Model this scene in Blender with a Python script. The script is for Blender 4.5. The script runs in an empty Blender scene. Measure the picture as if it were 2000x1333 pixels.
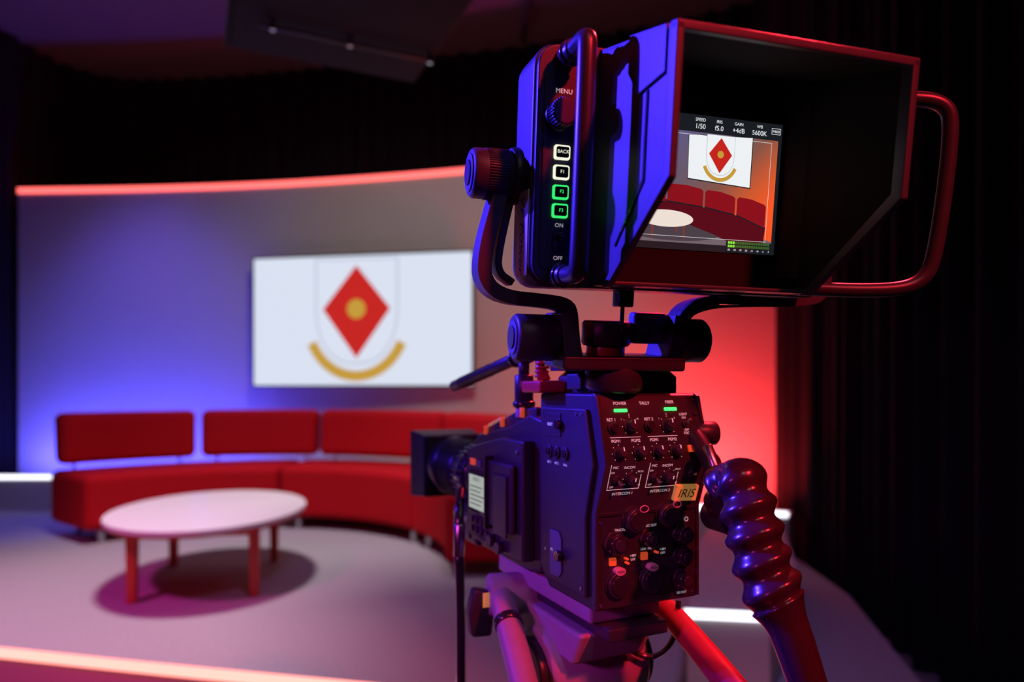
import bpy, math, bmesh
from mathutils import Vector, Matrix
R=math.radians
S=bpy.context.scene
S.view_settings.view_transform='Standard'
COL=S.collection

# ---------------------------------------------------------------- materials
def mat(name,col,rough=.5,metal=0,emit=None,es=1.0,noise=0,nscale=200,bump=0,spec=.5,coat=0):
    m=bpy.data.materials.new(name); m.use_nodes=True
    nt=m.node_tree; b=nt.nodes['Principled BSDF']
    b.inputs['Base Color'].default_value=(*col,1)
    b.inputs['Roughness'].default_value=rough
    b.inputs['Metallic'].default_value=metal
    b.inputs['Specular IOR Level'].default_value=spec
    b.inputs['Coat Weight'].default_value=coat
    if emit:
        b.inputs['Emission Color'].default_value=(*emit,1)
        b.inputs['Emission Strength'].default_value=es
    if noise or bump:
        tc=nt.nodes.new('ShaderNodeTexCoord')
        n=nt.nodes.new('ShaderNodeTexNoise'); n.inputs['Scale'].default_value=nscale
        n.inputs['Detail'].default_value=4
        nt.links.new(tc.outputs['Object'],n.inputs['Vector'])
        if noise:
            r=nt.nodes.new('ShaderNodeMapRange')
            r.inputs['To Min'].default_value=1-noise; r.inputs['To Max'].default_value=1+noise
            nt.links.new(n.outputs['Fac'],r.inputs['Value'])
            mx=nt.nodes.new('ShaderNodeVectorMath'); mx.operation='SCALE'
            mx.inputs[0].default_value=col
            nt.links.new(r.outputs['Result'],mx.inputs['Scale'])
            nt.links.new(mx.outputs['Vector'],b.inputs['Base Color'])
        if bump:
            bp=nt.nodes.new('ShaderNodeBump'); bp.inputs['Strength'].default_value=bump
            bp.inputs['Distance'].default_value=.002
            nt.links.new(n.outputs['Fac'],bp.inputs['Height'])
            nt.links.new(bp.outputs['Normal'],b.inputs['Normal'])
    return m
def em(name,col,s=1.0):
    return mat(name,(0.01,0.01,0.01),.6,emit=col,es=s,spec=.1)
M={}
M['wall']=mat('painted_set_wall',(.52,.50,.49),.75,noise=.04,nscale=3)
M['carpet']=mat('grey_carpet',(.42,.39,.43),.95,noise=.5,nscale=90,bump=.6,spec=.1)
M['dfloor']=mat('studio_floor_dark',(.20,.18,.21),.8,noise=.15,nscale=60,spec=.2)
M['ceil']=mat('ceiling_tiles',(.15,.12,.14),.9)
M['curtain']=mat('black_velvet',(.014,.010,.017),.85,noise=.3,nscale=30,spec=.2)
M['blk']=mat('black_plastic',(.034,.034,.040),.40,noise=.1,nscale=90,bump=.06)
M['hood']=mat('black_hood_shell',(.060,.060,.075),.42,noise=.08,nscale=90)
M['blk2']=mat('black_painted_metal',(.055,.055,.065),.34,metal=.3,noise=.08,nscale=60)
M['blkg']=mat('gloss_black_rubber',(.03,.026,.03),.2,coat=.5,noise=.1,nscale=30)
M['grip']=mat('ribbed_grip_rubber',(.045,.020,.026),.24,coat=.3)
M['blkm']=mat('matte_black_lining',(.010,.010,.011),.85,spec=.25)
M['grey']=mat('grey_tripod_paint',(.42,.38,.44),.45,noise=.08,nscale=60)
M['steel']=mat('brushed_steel',(.55,.55,.57),.3,metal=1)
M['sofa']=mat('red_wool_fabric',(.50,.006,.014),.85,noise=.22,nscale=220,bump=.35,spec=.12)
M['ttop']=mat('white_laminate',(.86,.84,.84),.35)
M['tleg']=mat('red_stained_legs',(.58,.05,.03),.5,noise=.15,nscale=20)
M['white']=mat('printed_white_glow',(.8,.8,.8),.6,emit=(.85,.75,.85),es=.42)  # faint emission added so the print stays readable in dim light
M['label']=mat('white_tape',(.8,.79,.76),.6,noise=.05,nscale=80)
M['yellow']=mat('yellow_tape_glow',(.98,.62,.18),.6,emit=(1,.5,.12),es=.2,noise=.05,nscale=80)  # tape is no lamp; its brightness is added as emission
M['ink']=mat('blue_ink',(.01,.02,.35),.6)
M['inkb']=mat('black_ink',(.01,.01,.01),.6)
M['pink']=mat('pale_connector_tag',(.75,.55,.62),.5)
M['orange']=mat('red_switch_glow',(.9,.08,.03),.4,emit=(1,.12,.03),es=.35)  # glow put into the switch colour; record lamps share it
M['led_red']=em('led_strip_red',(1,.13,.12),2.3)
M['led_front']=em('led_strip_warm',(1,.30,.25),2.4)
M['led_white']=em('led_strip_white',(.88,.88,1),2.4)
M['green']=em('green_led',(.05,1,.15),2.0)
M['greenb']=em('green_backlit_button',(.04,.9,.18),1.0)
M['whiteb']=em('white_backlit_button',(.95,.95,.75),1.0)
M['tv']=em('tv_screen_white',(.76,.82,.96),.92)
M['tvred']=em('tv_mark_red',(.62,.02,.015),.9)
M['tvgold']=em('tv_mark_gold',(.62,.36,.05),.9)
M['tvgrey']=em('tv_mark_grey',(.42,.46,.58),.9)

# ---------------------------------------------------------------- helpers
def empty(name,loc=(0,0,0),rot=(0,0,0),parent=None):
    e=bpy.data.objects.new(name,None); COL.objects.link(e)
    e.location=loc; e.rotation_euler=rot; e.empty_display_size=.05
    if parent: e.parent=parent
    return e
def mk(name,verts,faces,m=None,parent=None,bevel=0,seg=2,smooth=False,ang=35):
    me=bpy.data.meshes.new(name); me.from_pydata([tuple(v) for v in verts],[],faces)
    bm=bmesh.new(); bm.from_mesh(me); bmesh.ops.recalc_face_normals(bm,faces=bm.faces); bm.to_mesh(me); bm.free()
    o=bpy.data.objects.new(name,me); COL.objects.link(o)
    if m: me.materials.append(m)
    if parent: o.parent=parent
    if bevel:
        b=o.modifiers.new('b','BEVEL'); b.width=bevel; b.segments=seg; b.limit_method='ANGLE'; b.angle_limit=R(ang)
    if smooth or bevel:
        for p in me.polygons: p.use_smooth=True
        if bevel:
            w=o.modifiers.new('w','WEIGHTED_NORMAL'); w.keep_sharp=True
    return o
def box(name,lo,hi,m,parent=None,bevel=.001,seg=2):
    x0,y0,z0=lo;x1,y1,z1=hi
    v=[(x0,y0,z0),(x1,y0,z0),(x1,y1,z0),(x0,y1,z0),(x0,y0,z1),(x1,y0,z1),(x1,y1,z1),(x0,y1,z1)]
    f=[(0,3,2,1),(4,5,6,7),(0,1,5,4),(1,2,6,5),(2,3,7,6),(3,0,4,7)]
    return mk(name,v,f,m,parent,bevel,seg)
def prism(name,pts,axis,lo,hi,m,parent=None,bevel=0,seg=2):
    n=len(pts); v=[]
    for t in (lo,hi):
        for a,b in pts:
            v.append({'x':(t,a,b),'y':(a,t,b),'z':(a,b,t)}[axis])
    f=[tuple(range(n)),tuple(range(2*n-1,n-1,-1))]
    for i in range(n):
        j=(i+1)%n; f.append((i,j,n+j,n+i))
    return mk(name,v,f,m,parent,bevel,seg)
def smoothpath(pts,it=2):
    pts=[Vector(p) for p in pts]
    for _ in range(it):
        q=[pts[0]]
        for i in range(len(pts)-1):
            a,b=pts[i],pts[i+1]
            q+= [a.lerp(b,.25),a.lerp(b,.75)]
        q.append(pts[-1]); pts=q
    return pts
def sweep(name,pts,rad,m,parent=None,seg=16,it=0,tilt=0):
    pts=[Vector(p) for p in pts]
    if not hasattr(rad,'__len__'): rad=[rad]*len(pts)
    if it:
        rp=[Vector((r,0,0)) for r in rad]
        pts=smoothpath(pts,it); rad=[v.x for v in smoothpath(rp,it)]
    n=len(pts); v=[];f=[]
    t0=(pts[1]-pts[0]).normalized()
    up=Vector((0,0,1)) if abs(t0.z)<.9 else Vector((0,1,0))
    nrm=t0.cross(up).normalized()
    for i in range(n):
        t=(pts[min(i+1,n-1)]-pts[max(i-1,0)]).normalized()
        nrm=(nrm-t*nrm.dot(t)).normalized(); bn=t.cross(nrm)
        for k in range(seg):
            a=2*math.pi*k/seg
            v.append(pts[i]+(nrm*math.cos(a)+bn*math.sin(a))*rad[i]+t*(tilt*math.cos(a)*rad[i]))
    for i in range(n-1):
        for k in range(seg):
            k2=(k+1)%seg
            f.append((i*seg+k,i*seg+k2,(i+1)*seg+k2,(i+1)*seg+k))
    f.append(tuple(range(seg))); f.append(tuple((n-1)*seg+k for k in range(seg)))
    o=mk(name,v,f,m,parent)
    for p in o.data.polygons: p.use_smooth=len(p.vertices)==4
    return o
def cyl(name,p0,p1,r,m,parent=None,r2=None,seg=28,edge=.12):
    p0=Vector(p0);p1=Vector(p1); r2=r if r2 is None else r2
    L=(p1-p0).length; e=min(edge*min(r,r2),L*.2); d=(p1-p0).normalized()
    return sweep(name,[p0,p0+d*.00001,p0+d*e,p1-d*e,p1-d*.00001,p1],[r-e,r-e*.8,r,r2,r2-e*.8,r2-e],m,parent,seg)
def text(name,s,loc,size,m,parent,rot=(0,0,0),align='CENTER',shear=0):
    c=bpy.data.curves.new(name,'FONT'); c.body=s; c.size=size; c.align_x=align; c.align_y='CENTER'
    c.shear=shear; c.materials.append(m)
    o=bpy.data.objects.new(name,c); COL.objects.link(o); o.location=loc; o.rotation_euler=rot; o.parent=parent
    return o
def flat(name,pts,z,m,parent):
    return mk(name,[(a,b,z) for a,b in pts],[tuple(range(len(pts)))],m,parent)
def ell(cx,cy,rx,ry,n=40,a0=0,a1=360):
    return [(cx+rx*math.cos(R(a0+(a1-a0)*i/n)),cy+ry*math.sin(R(a0+(a1-a0)*i/n))) for i in range(n if a1-a0==360 else n+1)]

# ---------------------------------------------------------------- room shell
FZ=-.2
box('floor',(-7,-2.5,FZ-.1),(4,9,FZ),M['dfloor'],None,0)
box('ceiling',(-7,-2.5,4.5),(4,9,4.6),M['ceil'],None,0)
box('wall_back',(-7,8.4,FZ),(4,8.5,4.5),M['curtain'],None,0)
box('wall_left',(-6.1,-2.5,FZ),(-6,8.4,4.5),M['curtain'],None,0)
box('wall_right',(3,-2.5,FZ),(3.1,8.4,4.5),M['curtain'],None,0)
box('wall_front',(-6,-2.5,FZ),(3,-2.4,4.5),M['curtain'],None,0)

def curtain(name,path,amp,wl,z0,z1):
    P=smoothpath([(x,y,0) for x,y in path],3)
    out=[];step=.012;acc=0
    for a,b in zip(P[:-1],P[1:]):
        L=(b-a).length; k=max(1,int(L/step))
        for i in range(k):
            p=a.lerp(b,i/k); t=(b-a).normalized(); nn=Vector((-t.y,t.x,0))
            s=acc+L*i/k
            w=math.sin(2*math.pi*s/wl+1.3*math.sin(s*2.1))+.45*math.sin(2*math.pi*s/(wl*.43)+2*math.sin(s*.9))
            out.append((p,nn,w))
        acc+=L
    rows=[0,.25,.6,1.0];v=[];f=[]
    for r in rows:
        for p,nn,w in out:
            q=p+nn*w*amp*(1-.35*r)
            v.append((q.x,q.y,z0+(z1-z0)*r))
    n=len(out)
    for j in range(len(rows)-1):
        for i in range(n-1):
            f.append((j*n+i,j*n+i+1,(j+1)*n+i+1,(j+1)*n+i))
    return mk(name,v,f,M['curtain'],None,smooth=True)
curtain('stage_curtain',[(-4.95,4.4),(-4.8,5.4),(-4.85,6.8),(-4.55,7.5),(-3.6,7.55),(0,6.85),(1.6,6.3),(2.25,5.9)],.055,.22,FZ+.01,4.48)
curtain('stage_curtain',[(2.05,5.75),(1.98,5.2),(1.98,4.4),(1.93,3.6),(1.9,2.6),(2.0,1.5),(2.0,.2)],.06,.24,FZ+.01,4.48)

# ---------------------------------------------------------------- curved set wall
wp=[(-4.70,6.5),(-3.5,6.45),(-2.36,6.33),(-1.4,6.15),(-.37,5.9),(.8,5.52),(1.96,5.08)]
WP=smoothpath([(x,y,0) for x,y in wp],3)
def ribbon(name,P,off0,off1,z0,z1,m,parent,bevel=0):
    n=len(P);v=[]
    for i,p in enumerate(P):
        t=(P[min(i+1,n-1)]-P[max(i-1,0)]).normalized(); nn=Vector((-t.y,t.x,0))
        for o,z in ((off0,z0),(off1,z0),(off1,z1),(off0,z1)):
            q=p+nn*o; v.append((q.x,q.y,z))
    f=[(0,1,2,3),tuple((n-1)*4+k for k in (3,2,1,0))]
    for i in range(n-1):
        for k in range(4):
            k2=(k+1)%4; f.append((i*4+k,i*4+k2,(i+1)*4+k2,(i+1)*4+k))
    return mk(name,v,f,m,parent,bevel)
ws=empty('curved_set_wall')
ribbon('wall_panel',WP,0,.10,0.001,2.95,M['wall'],ws)
ribbon('led_top_strip',WP,-.012,.06,2.95,2.995,M['led_red'],ws)
PL=smoothpath([(-5.6,6.1,0),(-4.09,6.06,0),(-3.3,6.1,0),(-2,6.08,0),(-1,5.8,0),(.3,5.1,0),(1.1,4.62,0),(1.73,4.28,0)],2)
ribbon('plinth_body',PL,0,.25,0.001,.285,M['wall'],ws)
ribbon('plinth_led_strip',PL,-.008,.02,.285,.315,M['led_white'],ws)

# ---------------------------------------------------------------- stage
st=empty('stage_platform')
edge=[(-5.9,3.73),(-4.2,3.35),(-2.165,2.886),(-1.33,2.70),(-.573,2.546),(.3,2.36),(1.2,2.2),(1.45,2.25)]
E=smoothpath([(x,y,0) for x,y in edge],2)
poly=[(p.x,p.y) for p in E]+[(1.78,3.6),(1.84,4.6),(1.88,5.25),(.9,5.66),(-.3,6.06),(-1.4,6.36),(-2.4,6.55),(-3.5,6.68),(-4.65,6.72),(-4.65,5.4),(-4.75,4.4),(-5.9,4.4)]
prism('platform_top',poly,'z',FZ,0,M['carpet'],st)
M['riser']=mat('riser_panel_paint',(.62,.28,.34),.6)
ribbon('riser_face',E,-.012,0,FZ,-.035,M['riser'],st)
ribbon('led_edge_strip',E,-.025,0.003,-.034,0,M['led_front'],st)
eb=empty('end_plinth')
prism('plinth_body',[(.62,2.42),(.90,2.38),(1.30,3.1),(1.55,3.9),(1.2,4.1),(.95,3.5)],'z',0.001,.285,M['wall'],eb,.004)
ribbon('led_strip',[Vector((.61,2.415,0)),Vector((.905,2.373,0))],-.008,.02,.285,.31,M['led_white'],eb)

# ---------------------------------------------------------------- television
tv=empty('wall_mounted_television',(-1.325,5.94,1.683),(R(90),0,R(-10.2)))
W,H=2.04,1.166
box('bezel',(-W/2,-H/2,-.05),(W/2,H/2,0),M['blk'],tv,.006)
box('wall_bracket',(-.35,-.25,-.16),(.35,.25,-.05),M['blk2'],tv,.004)
flat('screen',[(-W/2+.018,-H/2+.018),(W/2-.018,-H/2+.018),(W/2-.018,H/2-.018),(-W/2+.018,H/2-.018)],.001,M['tv'],tv)
def shield(cx,cy,w,h,n=14):
    p=[(cx-w/2,cy+h/2),(cx+w/2,cy+h/2)]
    for i in range(n+1):
        t=i/n; p.append((cx+w/2*max(0,math.cos(t*math.pi/2))**.8,cy+h*.02-h*.52*math.sin(t*math.pi/2)))
    for i in range(n-1,-1,-1):
        t=i/n; p.append((cx-w/2*math.cos(t*math.pi/2)**.8,cy+h*.02-h*.52*math.sin(t*math.pi/2)))
    return p
def mark(parent,cx,cy,k,z,mr,mg,mo,mw,dz):
    flat('mark_outline',shield(cx,cy+.08*k,.76*k,.92*k),z,mo,parent)
    flat('mark_field',shield(cx,cy+.08*k,.74*k,.90*k),z+dz,mw,parent)
    flat('mark_lozenge',[(cx,cy+.48*k),(cx+.31*k,cy+.1*k),(cx,cy-.33*k),(cx-.31*k,cy+.1*k)],z+2*dz,mr,parent)
    flat('mark_disc',ell(cx,cy+.1*k,.085*k,.085*k),z+3*dz,mg,parent)
    a=ell(cx,cy+.02*k,.50*k,.55*k,30,205,335); b=ell(cx,cy+.02*k,.41*k,.46*k,30,205,335)
    flat('mark_ribbon',a+b[::-1],z+3*dz,mg,parent)
mark(tv,-.03,0,1.0,.002,M['tvred'],M['tvgold'],M['tvgrey'],M['tv'],.001)

# ---------------------------------------------------------------- sofa
sf=empty('curved_sofa',(-1.8,3.84,0.001))
def arcbox(name,r0,r1,z0,z1,a0,a1,bev,m,parent,n=18,lean=0):
    v=[];f=[]
    for i in range(n+1):
        a=R(a0+(a1-a0)*i/n); s,c=math.sin(a),math.cos(a)
        for r,z in ((r0,z0),(r1,z0),(r1+lean,z1),(r0+lean,z1)):
            v.append((r*s,r*c,z))
    f=[(0,1,2,3),tuple(n*4+k for k in (3,2,1,0))]
    for i in range(n):
        for k in range(4):
            k2=(k+1)%4; f.append((i*4+k,i*4+k2,(i+1)*4+k2,(i+1)*4+k))
    return mk(name,v,f,m,parent,bev,5,ang=40)
for i,(a,b) in enumerate([(-53,-.2),(.2,50),(50.4,88)]):
    arcbox('seat_%d'%(i+1),1.42,2.06,.095,.485,a,b,.06,M['sofa'],sf,24)
    for a_ in (a+5,b-2.5):
        for r in (1.5,1.98):
            x,y=r*math.sin(R(a_)),r*math.cos(R(a_)); cyl('leg',(x,y,0),(x,y,.12),.024,M['steel'],sf)
for i,(a,b) in enumerate([(-53,-24.3),(-23,5.2),(6,42),(43,74)]):
    arcbox('backrest_%d'%(i+1),1.82,1.98,.53,.912,a,b,.06,M['sofa'],sf,16,.03)
    for a_ in (a+3.5,b-3.5):
        x,y=1.93*math.sin(R(a_)),1.93*math.cos(R(a_)); cyl('back_post',(x,y,.44),(x,y,.57),.009,M['steel'],sf)

# ---------------------------------------------------------------- table
tb=empty('coffee_table',(-1.72,3.90,0.001),(0,0,R(11.5)))
def ovalslab(name,rx,ry,z0,z1,m,bev):
    return prism(name,ell(0,0,rx,ry,72),'z',z0,z1,m,tb,bev)
ovalslab('table_top',.52,.66,.388,.413,M['ttop'],.004)
ovalslab('top_edging',.51,.65,.372,.389,M['tleg'],.002)
def taper(name,x,y,z0,z1,w0,w1,m,parent):
    v=[(x+sx*w*.5,y+sy*w*.5,z) for z,w in ((z0,w0),(z1,w1)) for sx,sy in ((-1,-1),(1,-1),(1,1),(-1,1))]
    return mk(name,v,[(0,1,2,3),(4,5,6,7),(0,1,5,4),(1,2,6,5),(2,3,7,6),(3,0,4,7)],m,parent,.004)
for i,(x,y) in enumerate([(-.295,-.37),(.295,-.37),(-.295,.37),(.295,.37)]):
    taper('leg_%d'%(i+1),x,y,0,.372,.044,.054,M['tleg'],tb)
box('apron_front',(-.29,-.385,.325),(.29,-.365,.372),M['tleg'],tb)
box('apron_back',(-.29,.365,.325),(.29,.385,.372),M['tleg'],tb)
box('apron_left',(-.305,-.37,.325),(-.285,.37,.372),M['tleg'],tb)
box('apron_right',(.285,-.37,.325),(.305,.37,.372),M['tleg'],tb)

# ---------------------------------------------------------------- ceiling fixture
cf=empty('ceiling_softlight_bank',(-.80,3.22,2.83),(0,0,R(25)))
prism('housing',[(-.5,.0),(.5,.0),(.42,.24),(-.42,.24)],'y',-.5,.5,M['blkm'],cf,.01)
box('underside_panel',(-.47,-.47,-.008),(.47,.47,.002),M['blkm'],cf,.003)
cyl('front_rail',(-.36,.12,-.04),(.48,.12,-.04),.010,M['blk2'],cf)
for i,x in enumerate((-.30,.06,.47)):
    cyl('rail_clip_%d'%(i+1),(x,.12,-.055),(x,.12,.02),.013,M['steel'],cf)
cyl('hanger_pole',(0,0,.2),(0,0,1.67),.025,M['blk2'],cf)
rl=empty('lighting_grid_rail',(0,0,0))
cyl('pipe',(-5,3.6,4.3),(1.8,4.88,4.3),.03,M['blk2'],rl)
cyl('pipe_cross',(.5,1.0,4.3),(.1,6.3,4.3),.03,M['blk2'],rl)
for i,(x,y) in enumerate([(-4,3.79),(-.5,4.45),(1.5,4.82)]):
    cyl('drop_%d'%(i+1),(x,y,4.3),(x,y,4.5),.015,M['blk2'],rl)

# ================================================================= STUDIO CAMERA
cam_root=empty('studio_camera',(.0844,.69,.8717),(0,0,R(25)))
C=cam_root
BK,BM=M['blk'],M['blk2']
prof=[(0,.0),(0,.10),(-.018,.152),(-.0005,.218),(.004,.222),(.122,.222),(.122,.02),(.10,0)]
prism('rear_adapter_body',prof,'x',0,.13,BK,C,.003)
prism('side_cover',[(.012,.012),(.012,.094),(-.003,.150),(.012,.206),(.112,.206),(.112,.03),(.092,.012)],'x',-.005,.001,BK,C,.002)
prism('side_cover_right',[(.012,.012),(.012,.094),(-.003,.150),(.012,.206),(.112,.206),(.112,.03),(.092,.012)],'x',.129,.135,BK,C,.002)
for n_,x0,x1 in (('panel_frame_left',-.001,.003),('panel_frame_right',.127,.131)):
    prism(n_,[(-.002,.002),(-.002,.10),(-.0205,.152),(-.003,.219),(.004,.2225),(.006,.215),(-.008,.152),(.006,.10),(.006,.002)],'x',x0,x1,BM,C,.0008)
prism('panel_step',[(-.0015,.0965),(-.003,.1005),(.002,.1005),(.002,.0965)],'x',.002,.128,BM,C,.0005)
up=empty('control_panel_upper',(0,-.018,.152),(math.atan2(.066,.0175),0,0),C)
mid=empty('control_panel_middle',(0,0,.10),(math.atan2(.052,-.018),0,0),C)
low=empty('connector_panel',(0,0,0),(R(90),0,0),C)
T=.0009
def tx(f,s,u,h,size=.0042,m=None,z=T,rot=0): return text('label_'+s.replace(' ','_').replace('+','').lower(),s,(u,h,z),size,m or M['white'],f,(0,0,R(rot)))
def knob(f,u,h,r=.0048,L=.008,dot=True):
    cyl('knob_skirt',(u,h,0),(u,h,.002),r*1.25,BK,f,seg=24)
    cyl('knob',(u,h,0.001),(u,h,L),r,BM,f,r*.85,20)
    if dot:
        box('pointer',(u-.0005,h+.001,L),(u+.0005,h+r*.8,L+.0003),M['white'],f,0)
        for k in range(7):
            a=R(225-45*k); x,y=u+math.cos(a)*r*1.5,h+math.sin(a)*r*1.5
            flat('tick',ell(x,y,.00045,.00045,8),T,M['white'],f)
box('power_led',(.019,.0525,0),(.035,.0560,.0015),M['green'],up,.0008)
box('fiber_led',(.082,.0532,0),(.098,.0567,.0015),M['green'],up,.0008)
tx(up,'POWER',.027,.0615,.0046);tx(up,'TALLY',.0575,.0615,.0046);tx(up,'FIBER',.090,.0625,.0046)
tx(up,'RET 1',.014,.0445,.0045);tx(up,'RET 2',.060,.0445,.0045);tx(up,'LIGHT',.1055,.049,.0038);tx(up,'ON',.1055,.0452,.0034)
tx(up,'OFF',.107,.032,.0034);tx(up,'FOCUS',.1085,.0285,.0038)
for u,h in ((.0145,.036),(.059,.037)):
    cyl('push_base',(u,h,0),(u,h,.003),.0062,BM,up); cyl('push_button',(u,h,.003),(u,h,.006),.0046,M['blkg'],up)
for u in (.036,.083): knob(up,u,.0375,.0064,.010)
for i,(u,h,s) in enumerate([(.026,.045,'1'),(.036,.0495,'2'),(.046,.045,'M'),(.073,.045,'1'),(.083,.0495,'2'),(.093,.045,'3')]): tx(up,s,u,h,.0028)
cyl('toggle_base',(.106,.0385,0),(.106,.0385,.003),.004,BM,up);cyl('toggle',(.106,.0385,.003),(.106,.041,.011),.0014,M['steel'],up)
cyl('focus_jack',(.122,.050,0),(.122,.050,.002),.003,BM,up,seg=16)
for i,(u,s) in enumerate([(.016,'PGM1'),(.040,'PGM2'),(.063,'PGM1'),(.086,'PGM2')]):
    tx(up,s,u,.0225,.0044); knob(up,u+.002,.0100,.0058,.010)
box('group_line',(.010,.0262,0),(.047,.0266,.0003),M['white'],up,0);box('group_line',(.056,.0262,0),(.094,.0266,.0003),M['white'],up,0)
box('rec_button',(.104,.008,0),(.117,.0155,.003),M['orange'],up,.0008); tx(up,'REC',.1105,.0195,.0032)
for k in (0,1):
    o=.047*k
    tx(mid,'MIC',.013+o,.051,.0040);tx(mid,'INCOM',.0295+o,.0505,.0040);tx(mid,'PROG',.044+o,.0455,.0026)
    tx(mid,'ON',.0105+o,.0455,.0028);tx(mid,'OFF',.012+o,.0295,.0028);tx(mid,'ENG',.044+o,.0305,.0026)
    cyl('toggle_base',(.0165+o,.038,0),(.0165+o,.038,.003),.0048,BM,mid);cyl('toggle',(.0165+o,.038,.003),(.0165+o,.0365,.012),.0016,M['steel'],mid)
    knob(mid,.033+o,.038,.0058,.010)
    tx(mid,'INTERCOM %d'%(k+1),.027+o,.0215,.0044)
    for a,b in (((.008+o,.026),(.046+o,.0264)),((.0075+o,.026),(.0079+o,.054)),((.0457+o,.026),(.0461+o,.042))):
        box('outline',(a[0],a[1],0),(b[0],b[1],.0004),M['white'],mid,0)
cyl('toggle_base',(.110,.040,0),(.110,.040,.003),.0042,BM,mid);cyl('toggle',(.110,.040,.003),(.110,.044,.011),.0014,M['steel'],mid)
prism('marking_tape',[(.092,.010),(.1215,.0085),(.1217,.026),(.0925,.0275)],'z',.0,.0045,M['yellow'],mid)
text('label_iris','IRIS',(.1065,.0178,.0049),.0142,M['inkb'],mid,(0,0,R(-2)),shear=.15)
def xlr(f,u,h,r=.0135,L=.006,tag=True):
    cyl('xlr_flange',(u,h,0),(u,h,.002),r*1.12,BK,f,seg=32)
    cyl('xlr_shell',(u,h,0.001),(u,h,L),r,BM,f,seg=32)
    cyl('xlr_cap',(u,h,L-.001),(u,h,L+.002),r*.78,M['blkg'],f,seg=32)
    if tag:
        prism('latch_tag',ell(u,h+r*1.05,.0062,.0042,20),'z',0,.0075,M['pink'],f,.0008)
        text('label_push','PUSH',(u,h+r*1.05,.0079),.0034,M['inkb'],f)
def bnc(f,u,h,r=.0085,L=.012):
    cyl('bnc_base',(u,h,0),(u,h,.003),r*1.35,BM,f,seg=6)
    cyl('bnc_cap',(u,h,.003),(u,h,L),r,M['blkg'],f,seg=28)
    cyl('bnc_tip',(u,h,L-.001),(u,h,L+.002),r*.6,BM,f)
    for k in range(2):
        a=R(30+180*k); cyl('bnc_lug',(u+math.cos(a)*r*.9,h+math.sin(a)*r*.9,L*.6),(u+math.cos(a)*r*1.15,h+math.sin(a)*r*1.15,L*.6),.0013,M['steel'],f,seg=8)
xlr(low,.045,.091,.0125,.010,False);xlr(low,.087,.093,.0125,.010,False)
for u,h in ((.052,.103),(.094,.105)):
    cyl('latch_post',(u,h-.002,.0),(u,h-.002,.010),.003,M['blkg'],low,.003,14)
    sweep('latch_ring',[(u+math.cos(R(a))*.0052,h+math.sin(R(a))*.0034,.011) for a in range(0,361,20)],.0006,M['pink'],low,8)
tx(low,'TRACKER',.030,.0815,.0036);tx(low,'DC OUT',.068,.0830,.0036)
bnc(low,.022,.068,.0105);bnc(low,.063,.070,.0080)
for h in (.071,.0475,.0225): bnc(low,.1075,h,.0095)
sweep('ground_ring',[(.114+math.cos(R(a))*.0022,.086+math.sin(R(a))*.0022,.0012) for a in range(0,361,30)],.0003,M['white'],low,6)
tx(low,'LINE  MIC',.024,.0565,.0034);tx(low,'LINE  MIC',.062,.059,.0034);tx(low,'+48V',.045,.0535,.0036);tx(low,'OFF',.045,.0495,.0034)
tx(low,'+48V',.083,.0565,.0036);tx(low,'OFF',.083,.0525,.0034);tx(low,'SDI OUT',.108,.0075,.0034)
box('slide_switch',(.0155,.046,0),(.0235,.054,.003),M['orange'],low,.0006);box('slide_switch',(.0545,.048,0),(.0625,.056,.003),M['orange'],low,.0006)
for u,h in ((.035,.052),(.073,.055),(.036,.0475)): cyl('toggle',(u,h,0),(u,h,.006),.0013,M['orange'],low)
xlr(low,.026,.026);xlr(low,.067,.026)
for u,h in ((.006,.006),(.124,.006),(.006,.09),(.124,.094)): cyl('screw',(u,h,0),(u,h,.0008),.002,M['steel'],low,seg=12)
sd=empty('left_side_panel',(-.005,0,0),(R(90),0,R(-90)),C)
box('recess_panel',(-.099,.174,0),(-.062,.2,.0012),BM,sd,.001)
cyl('side_knob',(-.064,.188,0),(-.064,.188,.006),.0055,M['blkg'],sd)
text('label_reset','RESET',(-.084,.187,.0022),.0045,M['white'],sd)
for i,(s,t_) in enumerate(((.088,'RET 1'),(.071,'RET 2'),(.052,'CALL'))):
    cyl('side_button',(-s,.157,0),(-s,.157,.0025),.0072,BM,sd); cyl('side_button_cap',(-s,.157,.002),(-s,.157,.004),.0045,M['blkg'],sd)
    text('label_'+t_.replace(' ','_').lower(),t_,(-s,.1445,T),.0035,M['white'],sd)
M['blueish']=mat('blue_plastic_and_lit_caps',(.10,.12,.20),.4)  # on the left knob caps this blue stands in for blue light
prism('door_handle',[(-.086,.02),(-.066,.02),(-.06,.026),(-.06,.062),(-.066,.07),(-.086,.07)],'z',0,.0015,M['blueish'],sd,.0005)
text('label_pg','PG',(-.08,.048,.0022),.004,M['white'],sd)
for s,z in ((.02,.02),(.105,.2),(.02,.2),(.098,.045),(.03,.2)): cyl('screw',(-s,z,0),(-s,z,.0008),.002,M['steel'],sd,seg=12)
cyl('side_latch',(-.062,.045,0),(-.062,.045,.007),.006,M['blkg'],sd)
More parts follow.
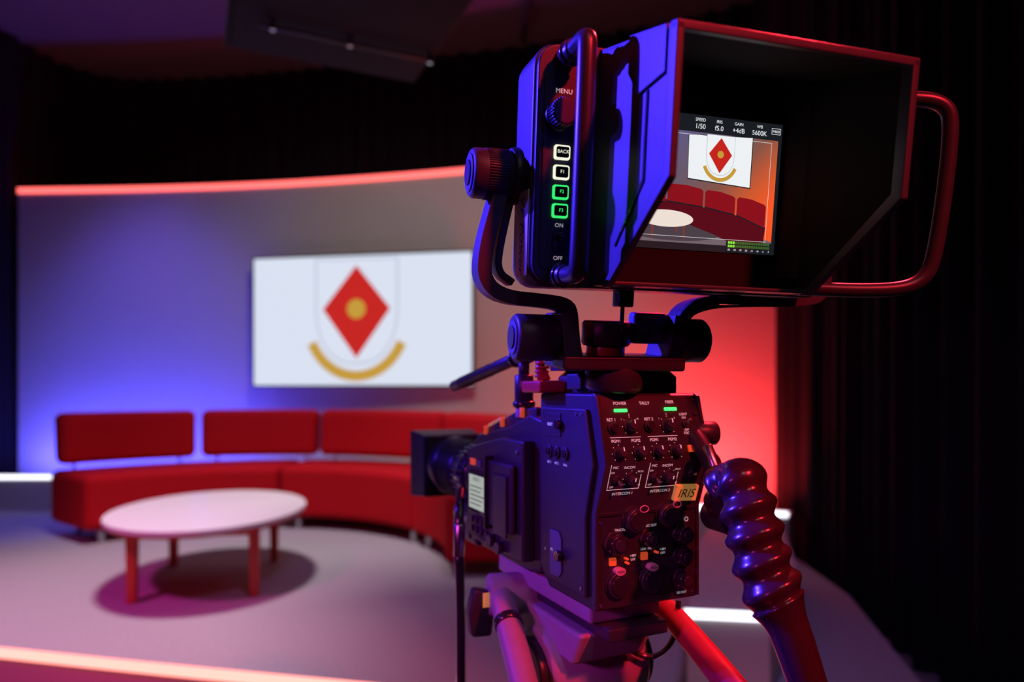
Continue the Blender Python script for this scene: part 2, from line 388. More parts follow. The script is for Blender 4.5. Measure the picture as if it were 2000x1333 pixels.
# main camera body
prism('camera_body',[(.118,.012),(.118,.19),(.15,.196),(.21,.178),(.315,.162),(.33,.150),(.33,.02),(.30,.004),(.15,.004)],'x',.0,.13,BK,C,.004)
prism('camera_body_left_cover',[(.135,.02),(.135,.165),(.20,.165),(.305,.146),(.318,.132),(.318,.03),(.30,.018)],'x',-.016,.001,BK,C,.004)
prism('camera_top_shoulder',[(.14,.185),(.14,.205),(.19,.200),(.30,.170),(.32,.156),(.2,.165)],'x',.004,.09,BK,C,.003)
for i,s in enumerate((.17,.23,.285)):
    z=.203-(s-.17)*.245
    box('top_rib_%d'%(i+1),(.050,s-.004,z-.02),(.058,s+.004,z+.006),M['blkg'],C,.001)
    cyl('record_lamp_%d'%(i+1),(.0,s,z-.012),(.0,s,z+.0),.003,M['orange'],C)
prism('marking_tape_top',[(.250,.1850),(.292,.1735),(.292,.1765),(.250,.188)],'x',.006,.045,M['yellow'],C)
sb=empty('camera_side_controls',(-.016,0,0),(R(90),0,R(-90)),C)
box('lcd_frame',(-.306,.056,0),(-.232,.114,.003),M['blkg'],sb,.001)
M['lcd']=em('status_lcd',(.50,.55,.50),.75)
box('status_lcd',(-.300,.062,.003),(-.240,.108,.0034),M['lcd'],sb,0)
for i in range(5):
    box('lcd_line',(-.295,.068+i*.006,.0034),(-.258+.002*(i%3)*3,.0692+i*.006,.0037),M['inkb'],sb,0)
text('label_timecode','00:00:11',(-.270,.1025,.0039),.008,M['inkb'],sb)
for r_ in range(2):
    for i in range(4):
        cyl('menu_button',(-.295+i*.017,.046-r_*.013,0),(-.295+i*.017,.046-r_*.013,.003),.0046,BM,sb,seg=16)
cyl('audio_knob',(-.222,.030,0),(-.222,.030,.008),.008,BM,sb);cyl('audio_knob',(-.196,.026,0),(-.196,.026,.008),.008,BM,sb)
for i in range(4):
    box('top_button_%d'%(i+1),(-.298+i*.024,.121,0),(-.282+i*.024,.130,.003),M['orange'] if i==0 else M['blueish'],sb,.001)
box('fold_out_screen_door',(-.225,.05,0),(-.150,.135,.008),BK,sb,.004)
box('door_ridge',(-.228,.045,.0),(-.222,.14,.012),M['blkg'],sb,.002)
box('media_door',(-.200,.045,.008),(-.160,.12,.011),BM,sb,.002)
cyl('screw',(-.15,.15,0),(-.15,.15,.002),.003,M['steel'],sb)
# lens
LX,LZ=.066,.085
def lp(s): return (LX,s,LZ)
cyl('lens_mount',lp(.325),lp(.35),.050,BM,C,seg=48)
cyl('lens_rear_barrel',lp(.345),lp(.42),.043,BK,C,seg=48)
for i in range(5):
    cyl('lens_ring_%d'%(i+1),lp(.352+i*.014),lp(.361+i*.014),.0475,M['steel'] if i in(1,3) else BM,C,seg=48)
cyl('lens_zoom_ring',lp(.42),lp(.48),.049,M['blkg'],C,seg=48)
for k in range(30):
    a=2*math.pi*k/30
    cyl('grip_rib',(LX+math.cos(a)*.049,.425,LZ+math.sin(a)*.049),(LX+math.cos(a)*.049,.475,LZ+math.sin(a)*.049),.0024,BM,C,seg=6)
cyl('lens_focus_ring',lp(.48),lp(.55),.050,BM,C,seg=48)
for i in range(6): cyl('focus_mark_ring',lp(.49+i*.01),lp(.493+i*.01),.0515,BK,C,seg=48)
cyl('lens_front_barrel',lp(.55),lp(.60),.053,BM,C,seg=48)
box('lens_servo',(.012,.35,-.01),(.04,.45,.05),BK,C,.008)
box('servo_plate',(.008,.37,.0),(.013,.44,.04),BM,C,.002)
for i in range(4): cyl('servo_button',(.004,.375+i*.016,.03),(.012,.375+i*.016,.03),.004,M['steel'],C,seg=14)
def frus(name,s0,s1,hw0,hh0,hw1,hh1,m,th=.003):
    v=[]
    for s,a,b in ((s0,hw0,hh0),(s1,hw1,hh1)):
        for (w_,h_) in ((a,b),(a-th,b-th)):
            for sx,sz in ((-1,-1),(1,-1),(1,1),(-1,1)): v.append((LX+sx*w_,s,LZ+sz*h_))
    f=[]
    for k in range(4):
        j=(k+1)%4
        f+=[(k,j,8+j,8+k),(4+k,4+j,12+j,12+k),(k,j,4+j,4+k),(8+k,8+j,12+j,12+k)]
    return mk(name,v,f,m,C,.004,3)
frus('lens_shade',.60,.665,.055,.055,.062,.062,M['hood'])
box('shade_back_plate',(LX-.055,.595,LZ-.056),(LX+.055,.602,LZ+.056),BK,C,.006)
M['glass']=mat('lens_glass',(.01,.01,.02),.03,coat=1)
cyl('front_element',lp(.60),lp(.606),.045,M['glass'],C,seg=48)
def loc2(X,Y,Z):
    v=Matrix.Rotation(R(-25),3,'Z')@Vector((X-.0844,Y-.69,0)); return (v.x,v.y,Z+.2283)
m0=Vector(loc2(.030,.83,.046)); m1=Vector(loc2(-.092,1.085,.002))
cyl('shotgun_microphone',m0,m1,.0085,BK,C,seg=24)
d=(m1-m0).normalized()
for i in range(12):
    p=m0+d*(.14+i*.010); cyl('mic_slot_ring',p,p+d*.004,.0091,BM,C,seg=24)
cyl('mic_clip',m0+d*.02,m0+d*.045,.0125,BM,C,seg=24)
cyl('mic_clip_band',m0+d*.055,m0+d*.062,.0115,M['blkg'],C,seg=24)
mc=m0+d*.035
sweep('mic_arm',[mc,mc+Vector((0,.0,-.018)),mc+Vector((.0,.0,-.03))],.007,BM,C)
cyl('mic_stand_upper',(mc.x,mc.y,mc.z-.06),(mc.x,mc.y,mc.z-.025),.012,BM,C)
cyl('mic_stand_joint',(mc.x,mc.y,mc.z-.066),(mc.x,mc.y,mc.z-.058),.0145,M['blkg'],C)
cyl('mic_stand_post',(mc.x,mc.y,.19),(mc.x,mc.y,mc.z-.062),.0105,M['grey'],C)
sweep('mic_cable',[m0,m0-d*.03+Vector((0,0,-.005)),(.03,.11,.265),(.03,.10,.24),(.035,.10,.222)],.0035,M['blkg'],C,10,3)
M['dred']=mat('red_plug_and_lit_neck',(.55,.03,.03),.35)
sweep('connector_strain_relief',[(.0,.125,.262),(.0,.12,.25),(.002,.115,.236)],[.0045,.006,.008],M['dred'],C,14)
for i in range(4): cyl('relief_rib',(.001,.120-.001*i,.240+i*.005),(.001,.120-.001*i,.243+i*.005),.0085,M['dred'],C,seg=18)
box('cable_plug',(-.022,.08,.222),(.012,.128,.236),M['dred'],C,.003)
prism('dovetail_base',[(.012,.222),(.118,.222),(.118,.240),(.108,.247),(.022,.247),(.012,.240)],'y',.02,.10,BM,C,.001)
prism('dovetail_slide',[(.004,.247),(.118,.247),(.122,.252),(.122,.261),(.004,.261)],'y',.015,.105,BM,C,.001)
box('slide_clamp',(.0,.03,.226),(.02,.06,.243),BK,C,.002)
for i in range(9):
    box('scale_tick',(.07+i*.004,.0146,.251),(.0704+i*.004,.0150,.256 if i%4 else .259),M['white'],C,0)
def W2(X,Y,Z): return loc2(X,Y,Z)
sweep('grip_arm',[W2(.185,.76,-.035),W2(.200,.72,-.06),W2(.210,.68,-.10),W2(.212,.655,-.120)],[.012,.010,.008,.010],BM,C,16,2)
cyl('grip_joint_knob',W2(.196,.74,-.050),W2(.222,.745,-.050),.013,BK,C)
cyl('grip_joint_cap',W2(.205,.735,-.085),W2(.222,.74,-.080),.010,BK,C)
cyl('grip_lever',W2(.200,.70,-.060),W2(.210,.685,-.098),.0055,M['steel'],C)
cyl('grip_collar',W2(.204,.69,-.128),W2(.212,.65,-.126),.016,BK,C)
path=smoothpath([W2(.203,.668,-.126),W2(.207,.65,-.090),W2(.2125,.632,-.086),W2(.2155,.615,-.120),W2(.220,.605,-.152),W2(.228,.595,-.180),W2(.237,.585,-.205),W2(.246,.575,-.24),W2(.256,.565,-.28),W2(.268,.55,-.33),W2(.278,.54,-.37)],4)
L=[0]
for a,b in zip(path[:-1],path[1:]): L.append(L[-1]+(b-a).length)
N=260; pts=[];rad=[]
def at(s):
    for i in range(len(L)-1):
        if L[i+1]>=s: return path[i].lerp(path[i+1],(s-L[i])/(L[i+1]-L[i]+1e-9))
    return path[-1]
LR=.165
for i in range(N+1):
    s=L[-1]*i/N; pts.append(at(s)); x=s
    if x<LR:
        ph=(x/LR)*7; base=.0220+.0032*x/LR
        r=base+.0029*math.cos(2*math.pi*ph-math.pi*.9)
        if x<.03: r*=.60+.40*x/.03
    else:
        k=(x-LR)/(L[-1]-LR)
        r=.0185-.0060*min(1,k*1.3)
        if k<.12: r+=(.0250-.0185)*(1-k/.12)**2
    rad.append(r)
sweep('ribbed_grip',pts,rad,M['grip'],C,40,0,.18)

# ---- viewfinder
V=empty('viewfinder',(0,0,0),(0,0,0),None)
V.parent=C
Mw=Matrix.Translation((.117,.48,1.357))@Matrix.Rotation(R(16),4,'Z')@Matrix.Rotation(R(6.5),4,'X')
Mc=Matrix.Translation((.0844,.69,.8717))@Matrix.Rotation(R(25),4,'Z')
V.matrix_basis=Mc.inverted()@Mw
HW=.210; HD=M['hood']
side=[(0,0),(0,-.105),(.1,-.18),(.152,-.18),(.152,.031)]
prism('hood_left_panel',side,'x',0,.003,HD,V,.001)
prism('hood_right_panel',side,'x',HW-.003,HW,HD,V,.001)
prism('hood_top_panel',[(0,-.003),(0,.001),(.152,.032),(.152,.028)],'x',0,HW,HD,V,.001)
prism('hood_bottom_panel',[(.1,-.18),(.1,-.1765),(.152,-.1765),(.152,-.18)],'x',0,HW,HD,V,.001)
for n_,a,b in (('hood_lining_left',.003,.0036),('hood_lining_right',HW-.0036,HW-.003)):
    prism(n_,[(.006,-.004),(.006,-.103),(.104,-.174),(.15,-.174),(.15,.025)],'x',a,b,M['blkm'],V,0)
prism('hood_lining_top',[(.006,-.0035),(.006,-.0028),(.150,.0265),(.150,.0258)],'x',.003,HW-.003,M['blkm'],V,0)
rim=[(-.002,.001),(-.002,-.106),(.1,-.182),(.112,-.182),(.010,-.101),(.010,.003)]
prism('hood_front_rim_left',rim,'x',-.002,.0045,HD,V,.0012)
prism('hood_front_rim_right',rim,'x',HW-.0045,HW+.002,HD,V,.0012)
prism('hood_front_rim_top',[(-.002,-.0045),(-.002,.002),(.008,.004),(.008,-.003)],'x',-.002,HW+.002,HD,V,.001)
prism('hood_side_flange',[(.012,.004),(.012,-.03),(.055,-.034),(.075,-.012),(.075,.018)],'x',-.0028,.001,HD,V,.001)
prism('hood_side_crease',[(.040,-.034),(.043,-.034),(.043,-.10),(.090,-.148),(.0875,-.148),(.040,-.102)],'x',-.0012,.001,M['blkg'],V,0)
def vbox(n,u0,u1,v0,v1,z0,z1,m,b=.001): return box(n,(u0,v0,z0),(u1,v1,z1),m,V,b)
vbox('screen_bezel',.003,HW-.003,.134,.152,-.177,.027,M['blkm'],0)
prism('bezel_inner_right',[(.194,.1335),(HW-.003,.115),(HW-.003,.1335)],'z',-.165,.015,BK,V,0)
sc=empty('display_frame',(.01,.1333,-.018),(R(90),0,0),V)
SW,SH=.18,.1245
M['s_bg']=em('display_black',(.010,.012,.016),1)
M['s_white']=em('display_white_text',(.85,.88,.9),1)
M['s_red']=em('display_red_sofa',(.26,.006,.012),1)
M['s_red2']=em('display_dark_red',(.10,.004,.01),1)
M['s_floor']=em('display_floor',(.16,.12,.14),1)
M['s_floor2']=em('display_floor_shadow',(.07,.05,.065),1)
M['s_table']=em('display_table',(.85,.74,.66),1)
M['s_green']=em('display_green',(.25,.8,.05),1)
M['s_dgreen']=em('display_dark_green',(.05,.12,.02),1)
M['s_leg']=em('display_leg',(.20,.04,.03),1)
m=bpy.data.materials.new('display_wall_gradient'); m.use_nodes=True; nt=m.node_tree; b=nt.nodes['Principled BSDF']
b.inputs['Base Color'].default_value=(0,0,0,1); b.inputs['Emission Strength'].default_value=1
tc=nt.nodes.new('ShaderNodeTexCoord'); sp=nt.nodes.new('ShaderNodeSeparateXYZ'); cr=nt.nodes.new('ShaderNodeValToRGB')
mp=nt.nodes.new('ShaderNodeMapRange'); mp.inputs['From Min'].default_value=.03; mp.inputs['From Max'].default_value=.25
mm_=nt.nodes.new('ShaderNodeMath'); mm_.operation='SUBTRACT'
nt.links.new(tc.outputs['Object'],sp.inputs[0]); nt.links.new(sp.outputs['X'],mm_.inputs[0]); nt.links.new(sp.outputs['Y'],mm_.inputs[1])
nt.links.new(mm_.outputs[0],mp.inputs['Value']); nt.links.new(mp.outputs['Result'],cr.inputs['Fac'])
nt.links.new(cr.outputs['Color'],b.inputs['Emission Color'])
e_=cr.color_ramp.elements; e_[0].position=.1; e_[0].color=(.10,.10,.30,1); e_[1].position=1; e_[1].color=(.95,.10,.02,1)
x_=cr.color_ramp.elements.new(.45); x_.color=(.14,.10,.14,1)
x_=cr.color_ramp.elements.new(.68); x_.color=(.24,.09,.06,1)
x_=cr.color_ramp.elements.new(.85); x_.color=(.62,.10,.03,1)
flat('display_background',[(0,-SH),(SW,-SH),(SW,0),(0,0)],0,M['s_bg'],sc)
flat('display_wall',[(.0,-.118),(.176,-.118),(.176,-.0155),(0,-.0155)],.0001,m,sc)
fl=[(0,-.118),(0,-.083)]+[(.03,-.083),(.08,-.088),(.12,-.098),(.176,-.112),(.176,-.118)]
flat('display_floor',fl[::-1],.0002,M['s_floor'],sc)
flat('display_shadow',ell(.068,-.108,.05,.0085),.0003,M['s_floor2'],sc)
flat('display_sofa_seat',[(.0,-.081),(.06,-.079),(.10,-.084),(.135,-.089),(.168,-.098),(.166,-.117),(.135,-.117),(.11,-.108),(.085,-.101),(.05,-.095),(0,-.095)][::-1],.0004,M['s_red2'],sc)
for i,(a,b_,t0,t1,b0,b1) in enumerate([(.0,.058,.066,.064,.083,.081),(.060,.0975,.0645,.067,.080,.083),(.0995,.1325,.0675,.0712,.083,.088),(.1345,.1670,.0715,.0765,.088,.099)]):
    flat('display_cushion_%d'%(i+1),[(a,-b0),(b_,-b1),(b_,-t1-.002),(b_-.0025,-t1),(a+(b_-a)*.5,-(t0+t1)/2+.0012),(a+.0025,-t0),(a,-t0-.002)],.0005,M['s_red'],sc)
    flat('display_cushion_shade_%d'%(i+1),[(a,-b0-.0012),(b_,-b1-.0012),(b_,-b1),(a,-b0)],.00055,M['s_bg'],sc)
for x,y in ((.045,.102),(.078,.102),(.038,.097),(.07,.096)):
    flat('display_table_leg',[(x,-y-.012),(x+.002,-y-.012),(x+.002,-y),(x,-y)],.0006,M['s_leg'],sc)
flat('display_table',ell(.0602,-.0964,.028,.0078),.0007,M['s_table'],sc)
tq=[(.079,-.019),(.147,-.0155),(.147,-.062),(.080,-.058)]
flat('display_tv_border',[(.0785,-.0185),(.148,-.015),(.148,-.063),(.0795,-.059)][::-1],.0006,M['s_bg'],sc)
flat('display_tv',tq[::-1],.0007,M['s_white'],sc)
mark(sc,.113,-.038,.040,.0008,M['tvred'],M['tvgold'],M['tvgrey'],M['s_white'],.0001)
for i,(a,b_,x,s1) in enumerate([('SPEED','1/50',.090,0),('IRIS','f5.0',.110,0),('GAIN','+4dB',.131,0),('WB','5600K',.154,0)]):
    text('display_label_'+a.lower(),a,(x,-.0045,.0008),.0040,M['s_white'],sc)
    text('display_value_'+a.lower(),b_,(x,-.0105,.0008),.0062,M['s_white'],sc)
for (a,b_) in (((.1675,-.0100),(.1775,-.0096)),((.1675,-.0046),(.1775,-.0042)),((.1675,-.0100),(.1679,-.0042)),((.1771,-.0100),(.1775,-.0042))):
    flat('display_box',[a,(b_[0],a[1]),b_,(a[0],b_[1])],.0008,M['s_white'],sc)
text('display_fiber','FIBER',(.1725,-.0073,.0009),.0034,M['s_white'],sc)
for (a,b_) in (((.012,-.1125),(.1685,-.1122)),((.012,-.0185),(.1685,-.0182)),((.1682,-.1125),(.1685,-.0182))):
    flat('display_frame_line',[a,(b_[0],a[1]),b_,(a[0],b_[1])],.0009,M['s_white'],sc)
flat('display_meter_back',[(.125,-.1235),(.177,-.1235),(.177,-.1135),(.125,-.1135)],.0010,M['s_bg'],sc)
for j in range(2):
    y=-.1172+j*-.0033+.0035
    for i in range(18):
        flat('display_meter',[(.127+i*.0026,y-.0024),(.1292+i*.0026,y-.0024),(.1292+i*.0026,y),(.127+i*.0026,y)],.0011,M['s_green'] if i<3 else M['s_dgreen'],sc)
for i,s in enumerate(('-50','-40','-30','-20','-15','-10','-5','0')):
    text('display_meter_scale',s,(.128+i*.0064,-.1218,.0012),.0024,M['s_white'],sc)

def rrect(u0,u1,z0,z1,r,n=5):
    p=[]
    for cx,cz,a0 in ((u1-r,z1-r,0),(u0+r,z1-r,90),(u0+r,z0+r,180),(u1-r,z0+r,270)):
        for i in range(n+1):
            a=R(a0+90*i/n); p.append((cx+r*math.cos(a),cz+r*math.sin(a)))
    return p
prism('viewfinder_body',rrect(-.058,.268,-.182,.034,.02),'y',.152,.205,HD,V,.003)
prism('viewfinder_ear_left',rrect(-.056,-.006,-.180,.032,.02),'y',.146,.153,BM,V,.0015)
prism('viewfinder_ear_right',rrect(.216,.266,-.180,.032,.02),'y',.146,.153,BM,V,.0015)
prism('ear_face',rrect(-.050,-.012,-.166,.006,.006),'y',.1445,.147,BK,V,.0005)
vbox('hood_gasket',-.008,HW+.008,.142,.154,-.182,.033,BK,.002)
er=empty('button_column',(0,.1445,0),(R(90),0,0),V)
U=-.032
text('label_menu','MENU',(U,-.009,T),.0058,M['white'],er)
cyl('menu_dial_base',(U-.004,-.031,0),(U-.004,-.031,.006),.0135,BM,er,seg=40)
cyl('menu_dial',(U-.004,-.031,.006),(U-.004,-.031,.02),.0115,BM,er,seg=40)
for k in range(28):
    a=2*math.pi*k/28; x,y=U-.004+math.cos(a)*.0118,-.031+math.sin(a)*.0118
    cyl('dial_rib',(x,y,.007),(x,y,.019),.0009,BM,er,seg=6)
for z_,s,mm in ((-.062,'BACK','whiteb'),(-.0795,'F1','whiteb'),(-.097,'F2','greenb'),(-.1135,'F3','greenb')):
    prism('button_glow_'+s.lower(),rrect(U-.0076,U+.0076,z_-.0064,z_+.0064,.0022),'z',0,.002,M[mm],er,0)
    prism('button_'+s.lower(),rrect(U-.0058,U+.0058,z_-.0046,z_+.0046,.0014),'z',.002,.0045,M['blkm'],er,.0005)
    text('label_'+s.lower(),s,(U,z_,.0049),.0044,M[mm],er)
text('label_on','ON',(U,-.1265,T),.0052,M['white'],er);text('label_off','OFF',(U,-.156,T),.0052,M['white'],er)
prism('power_switch_base',rrect(U-.006,U+.006,-.150,-.133,.003),'z',0,.002,M['blkg'],er,.0005)
cyl('power_switch',(U,-.139,.002),(U,-.136,.011),.003,M['blkg'],er)
for z_ in (.019,-.172):
    cyl('handle_boss',(U,.150,z_),(U,.118,z_),.0095,BM,V); cyl('handle_boss_ring',(U,.132,z_),(U,.126,z_),.0115,M['blkg'],V)
sweep('grip_handle_left',[(U,.120,.019),(U,.094,.020),(U-.001,.088,.012),(U-.001,.088,-.165),(U,.094,-.173),(U,.120,-.172)],.0080,M['blk2'],V,24,3)
sweep('grip_handle_right',[(.225,.15,.012),(.30,.105,.012),(.338,.088,.008),(.345,.085,-.02),(.343,.088,-.135),(.335,.092,-.165),(.30,.105,-.175),(.20,.155,-.172)],.0072,M['blk2'],V,24,3)
vs=empty('viewfinder_side',(-.058,0,0),(R(90),0,R(-90)),V)
box('marking_tape_white',(-.188,-.172,0),(-.155,-.094,.0008),M['label'],vs,0)
text('label_vf_power','VF Power',(-.172,-.133,.0012),.0185,M['ink'],vs,(0,0,R(-90)),shear=.3)
def vk(n,u0,u1,v,z,r,mm=BM):
    cyl(n,(u0,v,z),(u1,v,z),r,mm,V,seg=44)
vk('tilt_knob_left',-.104,-.064,.2,-.0755,.0235,HD)
vk('tilt_knob_left_cap',-.1055,-.103,.2,-.0755,.018,M['blueish']); vk('tilt_knob_left_core',-.107,-.105,.2,-.0755,.012,BM)  # cap colour carries the blue light on the end face
for k in range(60):
    a=2*math.pi*k/60; cyl('knurl',(-.090,.2+math.cos(a)*.0235,-.0755+math.sin(a)*.0235),(-.068,.2+math.cos(a)*.0235,-.0755+math.sin(a)*.0235),.0008,BM,V,seg=6)
vk('tilt_hub_left',-.066,-.055,.2,-.0755,.027,BK)
vk('tilt_knob_right',.274,.314,.2,-.0755,.0235); vk('tilt_hub_right',.265,.276,.2,-.0755,.027,BK)
def arm(name,pts,w,v0,v1,m):
    P=smoothpath([(a,0,b) for a,b in pts],2); n=len(P); l=[];r_=[]
    for i in range(n):
        t=(P[min(i+1,n-1)]-P[max(i-1,0)]).normalized(); nn=Vector((-t.z,0,t.x))
        l.append(((P[i]+nn*w).x,(P[i]+nn*w).z)); r_.append(((P[i]-nn*w).x,(P[i]-nn*w).z))
    return prism(name,l+r_[::-1],'y',v0,v1,m,V,.0015)
arm('yoke_arm_left',[(-.068,-.065),(-.078,-.10),(-.0905,-.150),(-.090,-.178),(-.070,-.192),(-.030,-.194),(-.004,-.197),(.001,-.208),(-.010,-.250)],.0068,.186,.214,HD)
arm('yoke_arm_left_inner',[(-.062,-.085),(-.075,-.145),(-.076,-.168),(-.060,-.178)],.0035,.190,.210,BK)
arm('yoke_arm_right',[(.278,-.065),(.288,-.10),(.3005,-.150),(.300,-.175),(.280,-.184),(.200,-.186),(.150,-.190),(.125,-.203),(.115,-.245)],.0068,.186,.214,HD)
vk('yoke_knob_left',-.056,-.012,.2,-.231,.0235,HD); vk('yoke_knob_left_cap',-.0575,-.055,.2,-.231,.017,M['blueish']); vk('yoke_knob_left_core',-.059,-.057,.2,-.231,.0115,BM)  # lower cap likewise coloured as if lit blue
vk('yoke_knob_right',.118,.156,.2,-.231,.0235)
arm('cradle_left',[(-.006,-.205),(-.002,-.235),(.002,-.252)],.0085,.175,.225,HD)
arm('cradle_right',[(.118,-.205),(.114,-.235),(.110,-.252)],.0085,.175,.225,HD)
vbox('cradle_base',-.012,.122,.170,.232,-.262,-.247,BM,.003)
cyl('pan_knob_neck',(.044,.2,-.25),(.044,.2,-.235),.020,M['dred'],V,seg=40)  # red light on the neck is put into its colour
cyl('pan_knob',(.044,.2,-.238),(.044,.2,-.212),.0255,BK,V,seg=40)
cyl('pan_pivot',(.055,.2,-.285),(.055,.2,-.25),.03,BM,V,seg=40)
sweep('viewfinder_cable',[(.046,.165,-.18),(.046,.168,-.20),(.05,.176,-.225),(.055,.2,-.236)],.0022,M['blkg'],V,10,2)
box('viewfinder_plug',(.038,.158,-.198),(.054,.176,-.181),M['blkg'],V,.002)
vbox('bottom_socket',.155,.172,.155,.172,-.192,-.18,M['blkg'],.002)
box('counter_plate',(.070,.19,-.235),(.108,.206,-.202),M['blueish'],V,.004)
# ================================================================= TRIPOD
tx0,ty0=.09,.83
TR=empty('camera_tripod',(tx0,ty0,FZ),(0,0,R(25)))
def tw(X,Y,Z):
    v=Matrix.Rotation(R(-25),3,'Z')@Vector((X-tx0,Y-ty0,0)); return (v.x,v.y,Z+1.1-FZ)
zp=.8717-FZ
G=M['grey']
box('camera_plate',(-.055,-.10,zp-.022),(.035,.14,zp+.002),G,TR,.004)
box('plate_slide',(-.045,-.12,zp-.036),(.03,.15,zp-.022),BM,TR,.002)
prism('head_bracket',[(-.09,zp-.036),(.10,zp-.036),(.08,zp-.075),(-.07,zp-.075)],'x',-.06,.035,G,TR,.005)
cyl('head_drum',(-.07,0,zp-.105),(.06,0,zp-.105),.052,G,TR,seg=48)
cyl('head_drum_cap',(.06,0,zp-.105),(.072,0,zp-.105),.040,BM,TR,seg=48)
cyl('head_drum_cap_left',(-.082,0,zp-.105),(-.07,0,zp-.105),.040,BM,TR,seg=48)
cyl('drag_dial',(.0,.0,zp-.20),(.0,.0,zp-.15),.055,G,TR,seg=48)
for i in range(5): cyl('dial_groove_%d'%(i+1),(0,0,zp-.165-i*.006),(0,0,zp-.162-i*.006),.0565,BM,TR,seg=48)
cyl('head_base',(0,0,zp-.24),(0,0,zp-.20),.045,BM,TR,.05,seg=48)
cyl('bowl',(0,0,zp-.29),(0,0,zp-.24),.05,BM,TR,.07,seg=48)
for k in range(3):
    a=R(90+120*k); c_,s_=math.cos(a),math.sin(a)
    for o in (-.018,.018):
        cyl('leg_%d_tube'%(k+1),(c_*.05-s_*o,s_*.05+c_*o,zp-.27),(c_*.33-s_*o,s_*.33+c_*o,.30),.011,BM,TR)
    cyl('leg_%d_lower'%(k+1),(c_*.29,s_*.29,.40),(c_*.46,s_*.46,.015),.013,BM,TR)
    box('leg_%d_clamp'%(k+1),(c_*.32-.035,s_*.32-.035,.29),(c_*.32+.035,s_*.32+.035,.33),BK,TR,.004)
    cyl('leg_%d_foot'%(k+1),(c_*.46,s_*.46,0),(c_*.46,s_*.46,.03),.028,M['blkg'],TR)
cyl('pan_arm_clamp_left',tw(-.03,.862,-.262),tw(.03,.875,-.262),.026,G,TR)
sweep('pan_arm_left',[tw(-.012,.865,-.262),tw(-.012,.84,-.262),tw(-.002,.80,-.285),tw(.014,.735,-.322),tw(.03,.66,-.37),tw(.05,.57,-.43)],.0155,G,TR,24,3)
sweep('pan_arm_band',[tw(-.0052,.813,-.277),tw(-.0030,.804,-.282)],.0168,M['blkg'],TR,24)
prism('clamp_lever',[(-.014,-.03),(.012,-.032),(.016,.0),(.010,.026),(-.010,.03),(-.018,.0)],'y',-.01,.01,M['blk'],TR,.004).location=tw(-.040,.865,-.283)
box('lever_sticker',(-.008,-.0125,.008),(.014,-.0115,.026),M['yellow'],TR,0).location=tw(-.034,.865,-.283)
cyl('pan_arm_clamp_right',tw(.12,.86,-.265),tw(.19,.86,-.268),.022,G,TR)
M['redt']=mat('red_coated_tube',(.45,.06,.08),.35,noise=.05,nscale=40)
sweep('pan_arm_right',[tw(.155,.90,-.262),tw(.185,.85,-.268),tw(.200,.74,-.278),tw(.212,.64,-.288),tw(.225,.50,-.305)],.0145,M['redt'],TR,24,2)

cb=empty('camera_cable',loc2(-.073,.95,-.2),(0,0,R(-25)),C)
def cw(X,Y,Z): return (X+.073,Y-.95,Z+.2)
cyl('metal_connector',cw(-.074,.95,-.235),cw(-.073,.95,-.19),.008,M['steel'],cb)
cyl('connector_boot',cw(-.073,.95,-.255),cw(-.074,.95,-.235),.0065,M['blkg'],cb)
sweep('cable',[cw(-.074,.99,-.15),cw(-.074,.96,-.17),cw(-.074,.95,-.2),cw(-.073,.95,-.25),cw(-.071,.95,-.33),cw(-.070,.94,-.6),cw(-.09,.9,-1.1),cw(-.05,.85,-1.285),cw(.4,.8,-1.29)],.0065,M['blkg'],cb,12,3)
sweep('cable_loop',[cw(.10,.80,-.30),cw(.13,.79,-.30),cw(.150,.79,-.312),cw(.170,.79,-.312),cw(.190,.79,-.29),cw(.195,.80,-.25)],.0032,M['blkg'],cb,10,3)

# ================================================================= LIGHTS
def light(name,kind,loc,target,energy,col,size=.3,sizey=None,spot=60,blend=.5):
    l=bpy.data.lights.new(name,kind); l.energy=energy; l.color=col
    if kind=='AREA':
        l.shape='RECTANGLE'; l.size=size; l.size_y=sizey or size
    else: l.shadow_soft_size=size
    if kind=='SPOT': l.spot_size=R(spot); l.spot_blend=blend
    o=bpy.data.objects.new(name,l); COL.objects.link(o); o.location=loc
    o.rotation_euler=(Vector(target)-Vector(loc)).to_track_quat('-Z','Y').to_euler()
    return o
light('overhead_key_lamp','SPOT',(-1.6,3.3,4.2),(-1.5,4.0,0),500,(1,.88,.90),.25,spot=68,blend=.8)
light('overhead_fill_lamp','SPOT',(-.2,2.6,4.2),(-1.2,5.6,1.2),190,(1,.80,.78),.3,spot=85,blend=.9)
light('blue_wash_lamp','AREA',(-3.4,6.00,.34),(-3.3,6.5,1.1),52,(.07,.06,1),2.3,.12)
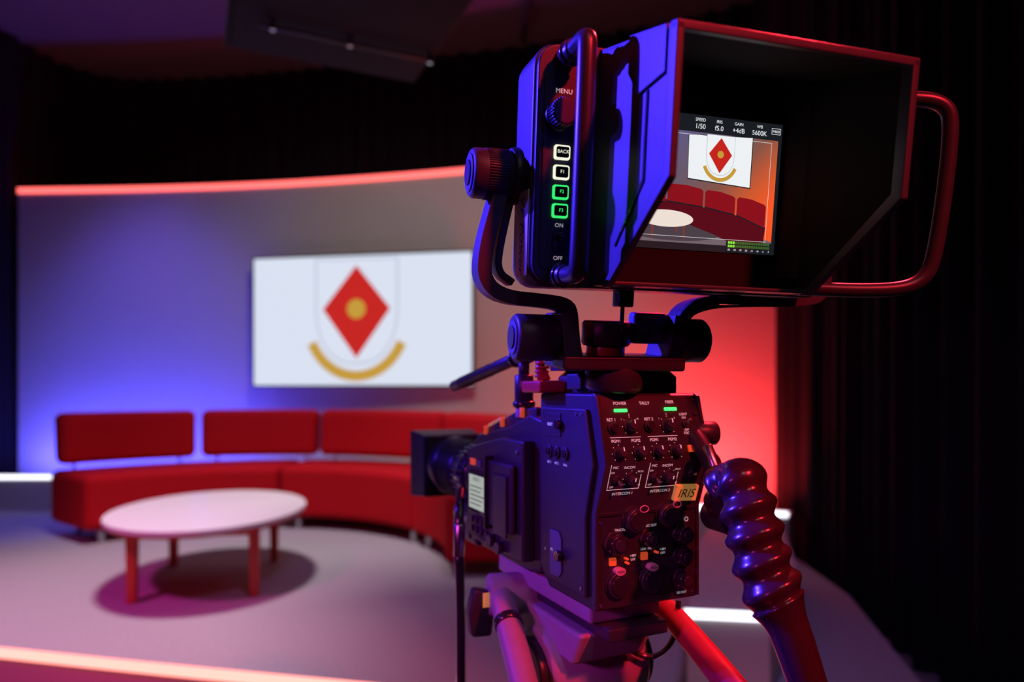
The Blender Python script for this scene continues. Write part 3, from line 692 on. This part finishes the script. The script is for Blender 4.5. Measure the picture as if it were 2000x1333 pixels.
light('blue_wash_lamp','SPOT',(-3.6,4.9,3.9),(-3.3,6.4,.6),180,(.12,.09,1),.2,spot=70,blend=1)
light('red_wash_lamp','AREA',(1.2,4.85,.34),(1.35,5.3,1.0),48,(1,.03,.035),1.1,.12)
light('red_wash_lamp','SPOT',(1.5,3.9,4.0),(1.3,5.2,.5),70,(1,.03,.05),.2,spot=50,blend=1)
light('magenta_floor_lamp','SPOT',(-3.0,.8,3.9),(-2.5,2.6,0),520,(.95,.05,.55),.2,spot=58,blend=1)
light('violet_floor_lamp','SPOT',(.6,.8,4.0),(.2,3.0,0),120,(.55,.32,1),.2,spot=62,blend=1)
light('blue_camera_lamp','SPOT',(-2.2,1.5,2.3),(.1,.62,1.30),1500,(.050,.022,1),.03,spot=19,blend=1)
light('blue_camera_lamp','SPOT',(-2.4,1.3,2.0),(.0,.85,.98),125,(.07,.02,1),.04,spot=24,blend=.8)
light('red_camera_lamp','SPOT',(1.15,-.8,2.5),(.2,.7,1.1),230,(1,.02,.04),.06,spot=28,blend=.6)
light('red_camera_lamp','SPOT',(1.3,2.4,3.2),(.22,.65,1.2),520,(1,.03,.06),.08,spot=24,blend=.6)
light('magenta_camera_lamp','SPOT',(-1.2,-.5,1.5),(.02,.8,.80),46,(.9,.06,.65),.1,spot=24,blend=.8)
light('added_panel_fill','SPOT',(.5,-1.8,3.6),(.15,.8,1.0),20,(1,.75,.85),.3,spot=40,blend=1)  # added fill from behind the viewer to lift the rear panel
w=bpy.data.worlds.new('studio_world'); S.world=w; w.use_nodes=True
w.node_tree.nodes['Background'].inputs[0].default_value=(.03,.015,.04,1)
w.node_tree.nodes['Background'].inputs[1].default_value=.3

# ================================================================= CAMERA
cd=bpy.data.cameras.new('photo_camera'); co=bpy.data.objects.new('photo_camera',cd); COL.objects.link(co)
co.location=(0,0,1.1); co.rotation_euler=(R(90),0,0)
cd.sensor_width=36; cd.lens=24; cd.shift_y=.04525; cd.clip_start=.02
cd.dof.use_dof=True; cd.dof.focus_distance=.66; cd.dof.aperture_fstop=2.9
S.camera=co
